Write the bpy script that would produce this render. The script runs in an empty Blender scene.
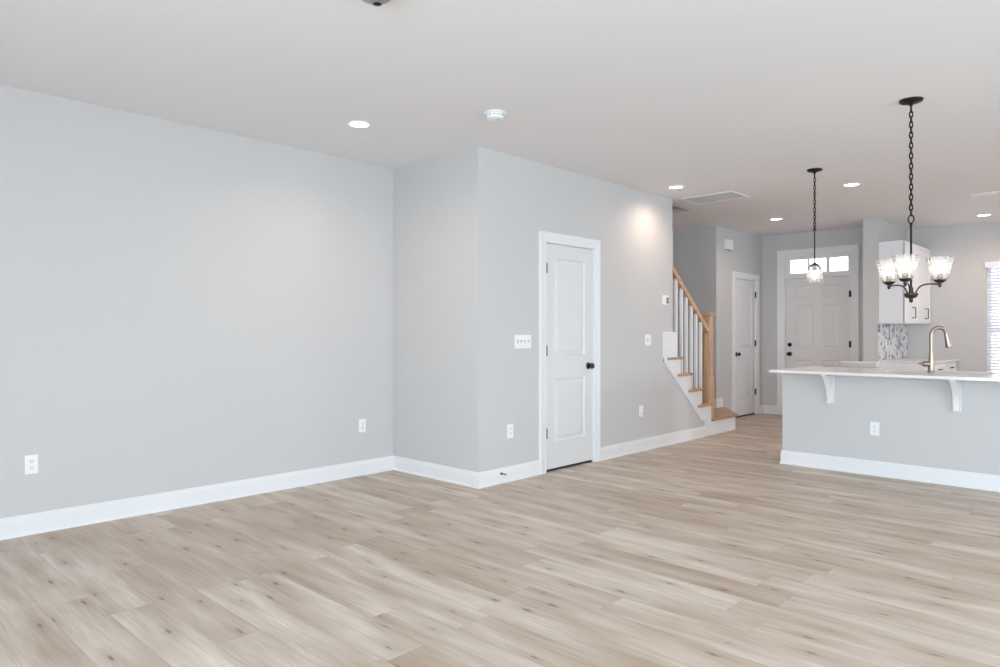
import bpy, bmesh, math, random
from mathutils import Vector, Matrix
random.seed(7)
sc = bpy.context.scene
COL = sc.collection
PI = math.pi

# ------------------------------------------------------------------ camera
F = 690.0; CY = 332.6; TH = math.atan(658 / F); EYE = 1.247
cd = bpy.data.cameras.new('camera'); cam = bpy.data.objects.new('camera', cd); COL.objects.link(cam)
cam.location = (0, 0, EYE); cam.rotation_euler = (PI / 2, 0, TH)
cd.sensor_width = 36; cd.lens = 36 * F / 1000
cd.shift_y = (CY - 333.5) / 1000.0
cd.clip_start = 0.02
sc.camera = cam

# ------------------------------------------------------------------ world, exposure
sc.view_settings.view_transform = 'Standard'; sc.view_settings.look = 'None'
sc.view_settings.gamma = 1; sc.view_settings.use_curve_mapping = False
sc.view_settings.exposure = 0.2
w = bpy.data.worlds.new('world'); sc.world = w; w.use_nodes = True
bg = w.node_tree.nodes['Background']; bg.inputs[0].default_value = (0.86, 0.93, 1.0, 1); bg.inputs[1].default_value = 3.5
sc.cycles.diffuse_bounces = 8; sc.cycles.max_bounces = 14; sc.cycles.transparent_max_bounces = 16
sc.cycles.sample_clamp_indirect = 4.0

# ------------------------------------------------------------------ daylight through the windows behind the camera
def area(name, loc, rot, sx, sy, power, col):
    l = bpy.data.lights.new(name, 'AREA'); l.shape = 'RECTANGLE'; l.size = sx; l.size_y = sy
    l.energy = power; l.color = col
    o = bpy.data.objects.new(name, l); COL.objects.link(o); o.location = loc; o.rotation_euler = rot
    return o
DAY = (0.655, 0.85, 1.0)
WARM = (1.0, 0.70, 0.48)
# back wall (patio door and window), right wall X=3.0 (patio door and dining window)
BACKWIN = [(-1.5, 1.8, .05, 2.15), (1.2, 1.8, .5, 2.2)]
for bx_, ww, z0, z1 in BACKWIN:
    area('daylight_back', (bx_, -2.55, (z0 + z1) / 2 + .25), (PI / 2 - .38, 0, 0), ww * 1.25, (z1 - z0) * 1.15, 160 if bx_ < 0 else 185, DAY)
SIDEWIN = [(0.4, 1.9, 0.05, 2.1), (3.6, 1.5, 0.5, 2.2), (8.6, 1.5, 0.9, 2.2)]
for yy, ww, z0, z1 in SIDEWIN:
    area('daylight_side', (3.75, yy, (z0 + z1) / 2 + .25), (PI / 2 - .38, 0, PI / 2), ww * 1.25, (z1 - z0) * 1.15, {0.4: 3, 3.6: 140, 8.6: 78}[yy], DAY)
# added fill disks without fixtures, brightening the kitchen and dining side, right of the picture's edge
for lx_, ly_ in ((-0.2, 7.9), (1.5, 7.9), (-0.2, 10.3), (1.5, 10.3)):
    l = bpy.data.lights.new('can_or_fill_light', 'AREA'); l.shape = 'DISK'; l.size = .13; l.energy = 6; l.color = WARM
    o = bpy.data.objects.new('can_or_fill_light', l); COL.objects.link(o); o.location = (lx_, ly_, 2.737)

# ------------------------------------------------------------------ materials
def srgb(r, g, b):
    f = lambda c: (c / 255 / 12.92) if c / 255 <= 0.04045 else ((c / 255 + 0.055) / 1.055) ** 2.4
    return (f(r), f(g), f(b), 1)
class N:
    def __init__(s, name):
        s.m = bpy.data.materials.new(name); s.m.use_nodes = True; s.t = s.m.node_tree
        s.b = s.t.nodes['Principled BSDF']; s.out = s.t.nodes['Material Output']
    def n(s, typ, **kw):
        x = s.t.nodes.new(typ)
        for k, v in kw.items():
            if hasattr(x, k): setattr(x, k, v)
        return x
    def l(s, a, b): s.t.links.new(a, b)
    def math(s, op, a, b=None, c=None):
        x = s.n('ShaderNodeMath', operation=op)
        for i, v in enumerate((a, b, c)):
            if v is None: continue
            if isinstance(v, (int, float)): x.inputs[i].default_value = v
            else: s.l(v, x.inputs[i])
        return x.outputs[0]
    def mix(s, fac, a, b, blend='MIX'):
        x = s.n('ShaderNodeMix', data_type='RGBA', blend_type=blend)
        for i, v in ((0, fac), (6, a), (7, b)):
            if isinstance(v, (int, float, tuple)): x.inputs[i].default_value = v
            else: s.l(v, x.inputs[i])
        return x.outputs[2]
    def bump(s, h, strength, dist=0.01):
        x = s.n('ShaderNodeBump'); x.inputs['Strength'].default_value = strength; x.inputs['Distance'].default_value = dist
        s.l(h, x.inputs['Height']); s.l(x.outputs[0], s.b.inputs['Normal'])
def plain(name, col, rough=0.5, metal=0.0, var=0.02, bump=0.0, scale=40, spec=0.5):
    k = N(name); k.b.inputs['Roughness'].default_value = rough; k.b.inputs['Metallic'].default_value = metal
    k.b.inputs['Specular IOR Level'].default_value = spec
    tc = k.n('ShaderNodeTexCoord'); nz = k.n('ShaderNodeTexNoise'); nz.inputs['Scale'].default_value = scale
    nz.inputs['Detail'].default_value = 3
    k.l(tc.outputs['Object'], nz.inputs['Vector'])
    a = tuple(max(0, c * (1 - var)) for c in col[:3]) + (1,); b = tuple(min(1, c * (1 + var)) for c in col[:3]) + (1,)
    k.l(k.mix(nz.outputs['Fac'], a, b), k.b.inputs['Base Color'])
    if bump: k.bump(nz.outputs['Fac'], bump, 0.003)
    return k.m
def emit(name, col, st):
    k = N(name); k.b.inputs['Base Color'].default_value = (1, 1, 1, 1)
    k.b.inputs['Emission Color'].default_value = col; k.b.inputs['Emission Strength'].default_value = st
    return k.m
M = {}
M['wall'] = plain('grey_wall_paint', srgb(203, 201, 200), 0.75, var=0.008, bump=0.05, scale=180, spec=0.3)
M['ceiling'] = plain('ceiling_paint', srgb(231, 229, 229), 0.9, var=0.006, bump=0.04, scale=200, spec=0.2)
M['trim'] = plain('white_trim_paint', srgb(232, 232, 233), 0.35, var=0.006, scale=30)
M['door'] = plain('white_door_paint', srgb(223, 222, 222), 0.4, var=0.008, scale=30)
M['frontdoor'] = plain('front_door_paint', srgb(226, 222, 221), 0.42, var=0.008, scale=30)
M['plastic'] = plain('white_plastic', srgb(240, 240, 240), 0.3, var=0.005)
M['slot'] = plain('dark_slot', srgb(50, 48, 46), 0.7)
M['bronze'] = plain('dark_bronze', srgb(66, 58, 52), 0.28, metal=0.75, var=0.1)
M['black'] = plain('black_metal', srgb(26, 24, 23), 0.4, metal=0.5, var=0.1)
M['nickel'] = plain('brushed_nickel', srgb(160, 145, 131), 0.3, metal=1.0, var=0.05, scale=120)
M['steel'] = plain('stainless_steel', srgb(170, 168, 165), 0.3, metal=1.0, var=0.04, scale=90)
M['cabinet'] = plain('white_cabinet_paint', srgb(238, 238, 240), 0.35, var=0.006, scale=30)
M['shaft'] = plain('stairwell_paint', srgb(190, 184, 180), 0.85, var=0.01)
M['lens'] = emit('recessed_lens', (1.0, 0.90, 0.80, 1), 7)
M['bulb'] = emit('glowing_bulb', (1.0, 0.84, 0.68, 1), 10)
M['screen'] = plain('grey_display', srgb(150, 158, 165), 0.3)
M['slat'] = plain('blind_slat', srgb(240, 243, 248), 0.4, var=0.006)
M['vent'] = plain('vent_paint', srgb(226, 226, 226), 0.4, var=0.01)
M['vent_dark'] = plain('vent_cavity', srgb(120, 118, 118), 0.8)

def glass_mat(name, haze, tint=(1, 1, 1, 1), seeds=True):
    k = N(name); t = k.t
    tr = k.n('ShaderNodeBsdfTransparent'); tr.inputs[0].default_value = tint
    gl = k.n('ShaderNodeBsdfGlossy'); gl.inputs['Roughness'].default_value = 0.06
    fr = k.n('ShaderNodeFresnel'); fr.inputs[0].default_value = 1.45
    m1 = k.n('ShaderNodeMixShader'); k.l(fr.outputs[0], m1.inputs[0]); k.l(tr.outputs[0], m1.inputs[1]); k.l(gl.outputs[0], m1.inputs[2])
    last = m1.outputs[0]
    if haze:
        tl = k.n('ShaderNodeBsdfTranslucent'); tl.inputs[0].default_value = (1, 1, 1, 1)
        df = k.n('ShaderNodeBsdfDiffuse'); df.inputs[0].default_value = (1, 1, 1, 1)
        ad = k.n('ShaderNodeMixShader'); k.l(tl.outputs[0], ad.inputs[1]); k.l(df.outputs[0], ad.inputs[2]); ad.inputs[0].default_value = 0.35
        vo = k.n('ShaderNodeTexVoronoi'); vo.inputs['Scale'].default_value = 90
        tc = k.n('ShaderNodeTexCoord'); k.l(tc.outputs['Object'], vo.inputs['Vector'])
        hz = k.math('MULTIPLY_ADD', k.math('LESS_THAN', vo.outputs['Distance'], 0.28), 0.25, haze)
        m2 = k.n('ShaderNodeMixShader'); k.l(hz, m2.inputs[0]); k.l(last, m2.inputs[1]); k.l(ad.outputs[0], m2.inputs[2])
        last = m2.outputs[0]
    k.l(last, k.out.inputs[0]); return k.m
M['seeded'] = glass_mat('seeded_glass', 0.13)
M['clear'] = glass_mat('clear_glass', 0.14)
M['pane'] = glass_mat('window_glass', 0)

def floor_mat():
    k = N('oak_plank_floor'); tc = k.n('ShaderNodeTexCoord'); sp = k.n('ShaderNodeSeparateXYZ'); k.l(tc.outputs['Object'], sp.inputs[0])
    X, Y = sp.outputs[0], sp.outputs[1]
    PW, PL = 0.1925, 1.22
    ry = k.math('DIVIDE', k.math('ADD', Y, 0.138), PW); row = k.math('FLOOR', ry)
    wn = k.n('ShaderNodeTexWhiteNoise', noise_dimensions='1D'); k.l(row, wn.inputs['W'])
    rx = k.math('ADD', k.math('DIVIDE', X, PL), k.math('MULTIPLY', wn.outputs['Value'], 7.3)); colm = k.math('FLOOR', rx)
    cb = k.n('ShaderNodeCombineXYZ'); k.l(row, cb.inputs[0]); k.l(colm, cb.inputs[1])
    w2 = k.n('ShaderNodeTexWhiteNoise', noise_dimensions='2D'); k.l(cb.outputs[0], w2.inputs['Vector'])
    rnd = w2.outputs['Value']
    # grain coordinates, shifted plank by plank
    g = k.n('ShaderNodeCombineXYZ')
    k.l(k.math('ADD', X, k.math('MULTIPLY', rnd, 31.0)), g.inputs[0]); k.l(k.math('MULTIPLY', Y, 1.0), g.inputs[1]); k.l(k.math('MULTIPLY', rnd, 17.0), g.inputs[2])
    def scaled(v, sx, sy):
        m = k.n('ShaderNodeVectorMath', operation='MULTIPLY'); k.l(v, m.inputs[0]); m.inputs[1].default_value = (sx, sy, 1); return m.outputs[0]
    n1 = k.n('ShaderNodeTexNoise'); n1.inputs['Scale'].default_value = 1; n1.inputs['Detail'].default_value = 5; n1.inputs['Roughness'].default_value = 0.6
    k.l(scaled(g.outputs[0], 4.0, 110), n1.inputs['Vector'])
    n2 = k.n('ShaderNodeTexNoise'); n2.inputs['Scale'].default_value = 1; n2.inputs['Detail'].default_value = 3
    k.l(scaled(g.outputs[0], 1.3, 8), n2.inputs['Vector'])
    n2m = k.n('ShaderNodeMapRange'); k.l(n2.outputs['Fac'], n2m.inputs[0]); n2m.inputs[1].default_value = 0.34; n2m.inputs[2].default_value = 0.70; n2m.inputs[4].default_value = 0.75
    n2r = n2m.outputs[0]
    # cathedral figure
    wv = k.n('ShaderNodeTexWave', wave_type='BANDS', bands_direction='Y'); wv.inputs['Scale'].default_value = 1.0; wv.inputs['Distortion'].default_value = 9
    wv.inputs['Detail'].default_value = 2; wv.inputs['Detail Scale'].default_value = 1.2
    k.l(scaled(g.outputs[0], 1.1, 9), wv.inputs['Vector'])
    # knots
    vo = k.n('ShaderNodeTexVoronoi', voronoi_dimensions='2D'); vo.inputs['Scale'].default_value = 1; vo.inputs['Randomness'].default_value = 1
    kv = k.n('ShaderNodeVectorMath', operation='ADD'); k.l(g.outputs[0], kv.inputs[0])
    kc = k.n('ShaderNodeCombineXYZ'); k.l(k.math('MULTIPLY', rnd, 9.7), kc.inputs[1]); k.l(kc.outputs[0], kv.inputs[1])
    k.l(scaled(kv.outputs[0], 1.7, 6.4), vo.inputs['Vector'])
    n3 = k.n('ShaderNodeTexNoise'); n3.inputs['Scale'].default_value = 30; k.l(tc.outputs['Object'], n3.inputs['Vector'])
    vs_ = k.n('ShaderNodeSeparateColor'); k.l(vo.outputs['Color'], vs_.inputs[0])
    kd = k.math('ADD', vo.outputs['Distance'], k.math('MULTIPLY', n3.outputs['Fac'], 0.08))
    kd = k.math('ADD', kd, k.math('MULTIPLY', vs_.outputs[0], 0.035))
    knot = k.n('ShaderNodeMapRange'); k.l(kd, knot.inputs[0]); knot.inputs[1].default_value = 0.06; knot.inputs[2].default_value = 0.115
    knot.inputs[3].default_value = 1; knot.inputs[4].default_value = 0
    halo = k.n('ShaderNodeMapRange'); k.l(kd, halo.inputs[0]); halo.inputs[1].default_value = 0.05; halo.inputs[2].default_value = 0.34
    halo.inputs[3].default_value = 1; halo.inputs[4].default_value = 0
    base = k.mix(rnd, srgb(198, 182, 166), srgb(222, 211, 198))
    c = k.mix(n2r, base, srgb(158, 134, 112))
    fine = k.n('ShaderNodeMapRange'); k.l(n1.outputs['Fac'], fine.inputs[0]); fine.inputs[1].default_value = 0.35; fine.inputs[2].default_value = 0.75
    c = k.mix(k.math('MULTIPLY', fine.outputs[0], 0.40), c, srgb(150, 127, 106))
    c = k.mix(k.math('MULTIPLY', wv.outputs['Fac'], 0.08), c, srgb(226, 216, 205))
    c = k.mix(k.math('MULTIPLY', halo.outputs[0], 0.42), c, srgb(150, 126, 105))
    c = k.mix(k.math('MULTIPLY', knot.outputs[0], 0.75), c, srgb(98, 80, 66))
    fy = k.math('FRACT', ry); fx = k.math('FRACT', rx)
    ey = k.math('LESS_THAN', k.math('MINIMUM', fy, k.math('SUBTRACT', 1, fy)), 0.007)
    ex = k.math('LESS_THAN', k.math('MINIMUM', fx, k.math('SUBTRACT', 1, fx)), 0.0011)
    e = k.math('MAXIMUM', ey, ex)
    c = k.mix(k.math('MULTIPLY', e, 0.30), c, srgb(120, 104, 90))
    k.l(c, k.b.inputs['Base Color'])
    k.l(k.math('MULTIPLY_ADD', n1.outputs['Fac'], 0.12, 0.36), k.b.inputs['Roughness'])
    k.b.inputs['Specular IOR Level'].default_value = 0.45
    k.bump(k.math('SUBTRACT', k.math('MULTIPLY', n1.outputs['Fac'], 0.3), e), 0.12, 0.002)
    return k.m
M['floor'] = floor_mat()
def oak(name, axis, c1, c2, sc_=1.0):
    k = N(name); tc = k.n('ShaderNodeTexCoord'); m = k.n('ShaderNodeMapping'); k.l(tc.outputs['Object'], m.inputs[0])
    s = [38, 38, 38]; s[axis] = 2.2; m.inputs['Scale'].default_value = tuple(v * sc_ for v in s)
    nz = k.n('ShaderNodeTexNoise'); nz.inputs['Scale'].default_value = 1; nz.inputs['Detail'].default_value = 4; k.l(m.outputs[0], nz.inputs['Vector'])
    r = k.n('ShaderNodeMapRange'); k.l(nz.outputs['Fac'], r.inputs[0]); r.inputs[1].default_value = 0.35; r.inputs[2].default_value = 0.7
    k.l(k.mix(r.outputs[0], c1, c2), k.b.inputs['Base Color']); k.b.inputs['Roughness'].default_value = 0.38
    k.bump(nz.outputs['Fac'], 0.08, 0.002); return k.m
OA, OB = srgb(210, 174, 142), srgb(182, 142, 110)
M['oak_x'] = oak('oak_tread_wood', 0, srgb(200, 162, 124), srgb(164, 122, 88))
M['oak_y'] = oak('oak_rail_wood', 1, OA, OB)
M['oak_z'] = oak('oak_post_wood', 2, OA, OB)
def quartz():
    k = N('white_quartz'); tc = k.n('ShaderNodeTexCoord')
    v = k.n('ShaderNodeTexVoronoi'); v.inputs['Scale'].default_value = 260; k.l(tc.outputs['Object'], v.inputs['Vector'])
    n = k.n('ShaderNodeTexNoise'); n.inputs['Scale'].default_value = 9; n.inputs['Detail'].default_value = 4; k.l(tc.outputs['Object'], n.inputs['Vector'])
    c = k.mix(k.math('LESS_THAN', v.outputs['Distance'], 0.22), srgb(238, 236, 235), srgb(206, 198, 192))
    c = k.mix(k.math('MULTIPLY', n.outputs['Fac'], 0.25), c, srgb(222, 216, 212))
    k.l(c, k.b.inputs['Base Color']); k.b.inputs['Roughness'].default_value = 0.12; return k.m
M['quartz'] = quartz()
def mosaic():
    k = N('mosaic_tile'); tc = k.n('ShaderNodeTexCoord'); sp = k.n('ShaderNodeSeparateXYZ'); k.l(tc.outputs['Object'], sp.inputs[0])
    TW, TH_ = 0.075, 0.05
    cx = k.math('DIVIDE', sp.outputs[1], TW); colm = k.math('FLOOR', cx)
    rz = k.math('ADD', k.math('DIVIDE', sp.outputs[2], TH_), k.math('MULTIPLY', colm, 0.5)); row = k.math('FLOOR', rz)
    cb = k.n('ShaderNodeCombineXYZ'); k.l(colm, cb.inputs[0]); k.l(row, cb.inputs[1])
    wn = k.n('ShaderNodeTexWhiteNoise', noise_dimensions='2D'); k.l(cb.outputs[0], wn.inputs['Vector'])
    r = k.n('ShaderNodeValToRGB'); k.l(wn.outputs['Value'], r.inputs[0]); e = r.color_ramp; e.interpolation = 'CONSTANT'
    cols = [(0, srgb(232, 233, 236)), (0.34, srgb(196, 198, 204)), (0.55, srgb(158, 162, 170)), (0.72, srgb(220, 218, 216)), (0.88, srgb(132, 135, 142))]
    e.elements[0].position = 0; e.elements[0].color = cols[0][1]; e.elements[1].position = cols[1][0]; e.elements[1].color = cols[1][1]
    for p, c in cols[2:]:
        q = e.elements.new(p); q.color = c
    fx = k.math('FRACT', cx); fz = k.math('FRACT', rz)
    g = k.math('MAXIMUM', k.math('LESS_THAN', k.math('MINIMUM', fx, k.math('SUBTRACT', 1, fx)), 0.05), k.math('LESS_THAN', k.math('MINIMUM', fz, k.math('SUBTRACT', 1, fz)), 0.035))
    k.l(k.mix(g, r.outputs[0], srgb(214, 214, 216)), k.b.inputs['Base Color']); k.b.inputs['Roughness'].default_value = 0.15
    k.bump(k.math('SUBTRACT', 1, g), 0.3, 0.002); return k.m
M['mosaic'] = mosaic()

# ------------------------------------------------------------------ mesh helpers
class MB:
    def __init__(s): s.bm = bmesh.new()
    def box(s, x0, x1, y0, y1, z0, z1, bevel=0, seg=2):
        t = bmesh.new(); bmesh.ops.create_cube(t, size=1)
        for v in t.verts:
            v.co = Vector(((x0 + x1) / 2 + v.co.x * (x1 - x0), (y0 + y1) / 2 + v.co.y * (y1 - y0), (z0 + z1) / 2 + v.co.z * (z1 - z0)))
        if bevel: bmesh.ops.bevel(t, geom=t.edges[:], offset=bevel, segments=seg, affect='EDGES', profile=0.5)
        s.join(t); return s
    def join(s, t, mat=None):
        if mat is not None: bmesh.ops.transform(t, matrix=mat, verts=t.verts)
        me = bpy.data.meshes.new('tmp'); t.to_mesh(me); t.free(); s.bm.from_mesh(me); bpy.data.meshes.remove(me)
    def prism(s, pts, a0, a1, axis='x'):
        """polygon pts in the plane across axis, extruded a0..a1"""
        def P(p, a):
            return {'x': (a, p[0], p[1]), 'y': (p[0], a, p[1]), 'z': (p[0], p[1], a)}[axis]
        A = [s.bm.verts.new(P(p, a0)) for p in pts]; B = [s.bm.verts.new(P(p, a1)) for p in pts]
        fs = [s.bm.faces.new(A), s.bm.faces.new(B[::-1])]; n = len(pts)
        for i in range(n): fs.append(s.bm.faces.new((A[i], B[i], B[(i + 1) % n], A[(i + 1) % n])))
        bmesh.ops.recalc_face_normals(s.bm, faces=fs); return s
    def lathe(s, prof, seg=24, mat=None, cap=True, sx=1, sy=1):
        """prof: (r, z) list about local z"""
        t = bmesh.new(); rings = []
        for r, z in prof:
            rings.append([t.verts.new((r * sx * math.cos(2 * PI * i / seg), r * sy * math.sin(2 * PI * i / seg), z)) for i in range(seg)])
        for a, b in zip(rings, rings[1:]):
            for i in range(seg): t.faces.new((a[i], a[(i + 1) % seg], b[(i + 1) % seg], b[i]))
        if cap:
            if prof[0][0] > 1e-5: t.faces.new(rings[0][::-1])
            if prof[-1][0] > 1e-5: t.faces.new(rings[-1])
        bmesh.ops.remove_doubles(t, verts=t.verts, dist=1e-6)
        bmesh.ops.recalc_face_normals(t, faces=t.faces)
        s.join(t, mat); return s
    def tube(s, pts, r, seg=10, closed=False):
        pts = [Vector(p) for p in pts]; n = len(pts); rr = r if isinstance(r, (list, tuple)) else [r] * n
        rings = []; up = None
        for i, p in enumerate(pts):
            if closed: d = pts[(i + 1) % n] - pts[i - 1]
            else: d = pts[min(i + 1, n - 1)] - pts[max(i - 1, 0)]
            d.normalize()
            if up is None:
                up = d.orthogonal().normalized()
            up = (up - d * up.dot(d)).normalized(); q = d.cross(up)
            rings.append([s.bm.verts.new(p + (up * math.cos(2 * PI * k / seg) + q * math.sin(2 * PI * k / seg)) * rr[i]) for k in range(seg)])
        pr = list(zip(rings, rings[1:])) + ([(rings[-1], rings[0])] if closed else [])
        fs = []
        for a, b in pr:
            # best alignment for the closing ring
            off = 0
            if closed and b is rings[0]:
                off = min(range(seg), key=lambda o: (a[0].co - b[o].co).length)
            for i in range(seg): fs.append(s.bm.faces.new((a[i], a[(i + 1) % seg], b[(i + 1 + off) % seg], b[(i + off) % seg])))
        if not closed: fs.append(s.bm.faces.new(rings[0][::-1])); fs.append(s.bm.faces.new(rings[-1]))
        bmesh.ops.recalc_face_normals(s.bm, faces=fs); return s
    def build(s, name, mat, parent=None, smooth=False, loc=None, angle=40):
        me = bpy.data.meshes.new(name); s.bm.to_mesh(me); s.bm.free()
        me.materials.append(M[mat])
        if smooth:
            for p in me.polygons: p.use_smooth = True
            try: me.set_sharp_from_angle(angle=math.radians(angle))
            except Exception: pass
        o = bpy.data.objects.new(name, me); COL.objects.link(o)
        if parent: o.parent = parent
        if loc: o.location = loc
        return o
def empty(name, loc=(0, 0, 0), rz=0.0):
    o = bpy.data.objects.new(name, None); COL.objects.link(o); o.location = loc; o.rotation_euler = (0, 0, rz); o.empty_display_size = 0.1
    return o
def tag(o, label=None, cat=None, group=None, kind=None):
    if label: o['label'] = label
    if cat: o['category'] = cat
    if group: o['group'] = group
    if kind: o['kind'] = kind
    return o
def struct(o, label=None): return tag(o, label, kind='structure')
def copy_tree(o, parent=None):
    c = o.copy(); COL.objects.link(c)
    if parent: c.parent = parent
    for ch in list(o.children): copy_tree(ch, c)
    return c
RX90 = Matrix.Rotation(PI / 2, 4, 'X')      # local z -> -y (outwards of a wall face)
FACE_X = PI / 2                              # rotation that turns the local front (-y) to face +X

# ------------------------------------------------------------------ room shell
H = 2.74
XL, XD, XC, XS = -5.045, -3.94, -4.455, -5.12       # left wall, door wall, closet wall, stairwell far wall
YR, YE, YG, YF, YK = 3.88, 6.935, 9.04, 10.57, 11.32
XP0, XP1, YP = -2.82, -2.64, 9.9                    # partition beside the kitchen cabinets
XR, YB = 3.0, -1.8
struct(MB().box(-5.4, XR + .12, YB - .12, YK + .2, -0.12, 0).build('floor', 'floor'), 'pale oak plank floor running through the whole room')
c = MB()
hx0, hx1, hy0, hy1 = XS, -4.14, 5.0, 7.72
c.box(hx1, XR + .12, YB - .12, YK + .2, H, H + .3)
c.box(-5.4, hx1, YB - .12, hy0, H, H + .3); c.box(-5.4, hx1, hy1, YK + .2, H, H + .3); c.box(-5.4, hx0, hy0, hy1, H, H + .3)
struct(c.build('ceiling', 'ceiling'), 'smooth off-white ceiling')
s = MB()
s.box(hx1, hx1 + .1, hy0 - .1, hy1 + .1, H + .3, 5.0).box(hx0 - .1, hx0, hy0 - .1, hy1 + .1, H + .3, 5.0)
s.box(hx0, hx1, hy1, hy1 + .1, H + .3, 5.0).box(hx0, hx1, hy0 - .1, hy0, H + .3, 5.0).box(hx0 - .1, hx1 + .1, hy0 - .1, hy1 + .1, 5.0, 5.1)
struct(s.build('wall_stairwell_upper', 'shaft'))
struct(MB().box(XL - .12, XL, YB, YR + .12, 0, H).build('wall_left', 'wall'), 'long pale grey wall on the left')
struct(MB().box(XL, XD, YR, YR + .12, 0, H).build('wall_return', 'wall'), 'short grey return wall')
# door wall, open for the closet door; low triangle under the stairs
D1 = (4.717, 5.439, 2.053)
b = MB(); b.box(XD - .12, XD, YR + .1201, D1[0], 0, H).box(XD - .12, XD, D1[1], YE, 0, H).box(XD - .12, XD, D1[0], D1[1], D1[2], H)
b.prism([(YE, 0), (7.74, 0), (7.74, .19), (7.62, .36), (7.38, .55), (7.14, .74), (YE, .93)], XD - .10, XD, 'x')
struct(b.build('wall_center', 'wall'), 'grey wall with the near white door')
# space behind the near door
b = MB(); b.box(-4.95, -4.07, 4.52, 4.56, 0, 2.3).box(-4.95, -4.07, 5.62, 5.66, 0, 2.3).box(-4.99, -4.95, 4.52, 5.66, 0, 2.3).box(-4.99, -4.07, 4.52, 5.66, 2.3, 2.34)
struct(b.build('wall_closet', 'wall'))
struct(MB().box(XS - .12, XS, YR + .12, YG + .12, 0, H).build('wall_stair', 'wall'), 'grey wall on the far side of the stairs')
struct(MB().box(XS, XC, YG, YG + .12, 0, H).build('wall_stair_end', 'wall'), 'shaded grey wall at the foot of the stairs')
D2 = (9.619, 10.342, 2.041)
b = MB(); b.box(XC - .12, XC, YG + .12, D2[0], 0, H).box(XC - .12, XC, D2[1], YF + .15, 0, H).box(XC - .12, XC, D2[0], D2[1], D2[2], H)
b.box(XC - .5, XC - .12, YG + .13, YG + .25, 0, H).box(XC - .62, XC - .5, YG + .13, YF + .15, 0, H).box(XC - .5, XC - .12, YF + .03, YF + .15, 0, H)
struct(b.build('wall_hall', 'wall'), 'grey wall with the far closet door')
FX0, FX1, FZ = -4.115, -3.155, 2.40
b = MB(); b.box(XC, FX0, YF, YF + .15, 0, H).box(FX1, XP0, YF, YF + .15, 0, H).box(FX0, FX1, YF, YF + .15, FZ, H)
struct(b.build('wall_entry', 'wall'), 'grey wall around the front door')
struct(MB().box(XP0, XP1, YP, YK + .15, 0, H).build('wall_partition', 'wall'), 'grey partition end beside the kitchen cabinets')
WX0, WX1, WZ0, WZ1 = -1.685, -0.80, 0.5, 2.19
b = MB(); b.box(XP1, WX0, YK, YK + .15, 0, H).box(WX1, XR, YK, YK + .15, 0, H).box(WX0, WX1, YK, YK + .15, WZ1, H).box(WX0, WX1, YK, YK + .15, 0, WZ0)
struct(b.build('wall_kitchen', 'wall'), 'grey kitchen wall with the blind window')
# walls behind and beside the camera
b = MB(); xs = [XL]
for bx_, ww, z0, z1 in BACKWIN: xs += [bx_ - ww / 2, bx_ + ww / 2]
xs.append(XR)
for i in range(0, len(xs), 2): b.box(xs[i], xs[i + 1], YB - .12, YB, 0, H)
for bx_, ww, z0, z1 in BACKWIN: b.box(bx_ - ww / 2, bx_ + ww / 2, YB - .12, YB, 0, z0).box(bx_ - ww / 2, bx_ + ww / 2, YB - .12, YB, z1, H)
struct(b.build('wall_back', 'wall'))
b = MB(); ys = [YB]
for yy, ww, z0, z1 in SIDEWIN: ys += [yy - ww / 2, yy + ww / 2]
ys.append(YK + .15)
for i in range(0, len(ys), 2): b.box(XR, XR + .12, ys[i], ys[i + 1], 0, H)
for yy, ww, z0, z1 in SIDEWIN:
    b.box(XR, XR + .12, yy - ww / 2, yy + ww / 2, z1, H)
    if z0 > .1: b.box(XR, XR + .12, yy - ww / 2, yy + ww / 2, 0, z0)
struct(b.build('wall_right', 'wall'))

# ------------------------------------------------------------------ baseboards
BASE = [(0, .127), (.006, .127), (.0085, .121), (.0085, .112), (.011, .108), (.011, .102), (.013, .097), (.013, .018), (.018, .014), (.020, .007), (.020, 0), (0, 0)]
def sweep(mb, path, prof, side, z=0.0):
    """profile (out, z) swept along a 2D path, offset to `side` (+1 left, -1 right)"""
    n = len(path); P = [Vector(p) for p in path]; st = []
    for i in range(n):
        ds = []
        if i > 0: ds.append((P[i] - P[i - 1]).normalized())
        if i < n - 1: ds.append((P[i + 1] - P[i]).normalized())
        ns = [Vector((-d.y, d.x)) * side for d in ds]
        m = ns[0] if len(ns) == 1 else (ns[0] + ns[1]) / (1 + ns[0].dot(ns[1]))
        st.append([mb.bm.verts.new((P[i].x + m.x * o, P[i].y + m.y * o, z + h)) for o, h in prof])
    k = len(prof); fs = []
    for a, b_ in zip(st, st[1:]):
        for j in range(k): fs.append(mb.bm.faces.new((a[j], a[(j + 1) % k], b_[(j + 1) % k], b_[j])))
    fs.append(mb.bm.faces.new(st[0])); fs.append(mb.bm.faces.new(st[-1][::-1]))
    bmesh.ops.recalc_face_normals(mb.bm, faces=fs); return mb
def baseboard(side_name, path, side, z=0.0, label=None):
    return struct(sweep(MB(), path, BASE, side, z).build('baseboard_' + side_name, 'trim'), label or 'white baseboard')
baseboard('left', [(XL, YB), (XL, YR), (XD, YR), (XD, 4.628)], -1)
baseboard('center', [(XD, 5.534), (XD, 7.685)], -1)
baseboard('hall', [(XC, 10.437), (XC, YF), (-4.21, YF)], -1)
baseboard('closet', [(XC, 9.255), (XC, 9.524)], -1)
baseboard('landing', [(XS, YG), (XC, YG), (XC, 9.225)], -1, z=.2)
baseboard('entry', [(-3.06, YF), (XP0, YF), (XP0, 9.9)], -1)
baseboard('kitchen', [(-1.96, YK), (XR, YK)], -1)
baseboard('back', [(XR, YB), (XL, YB)], -1)

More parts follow.
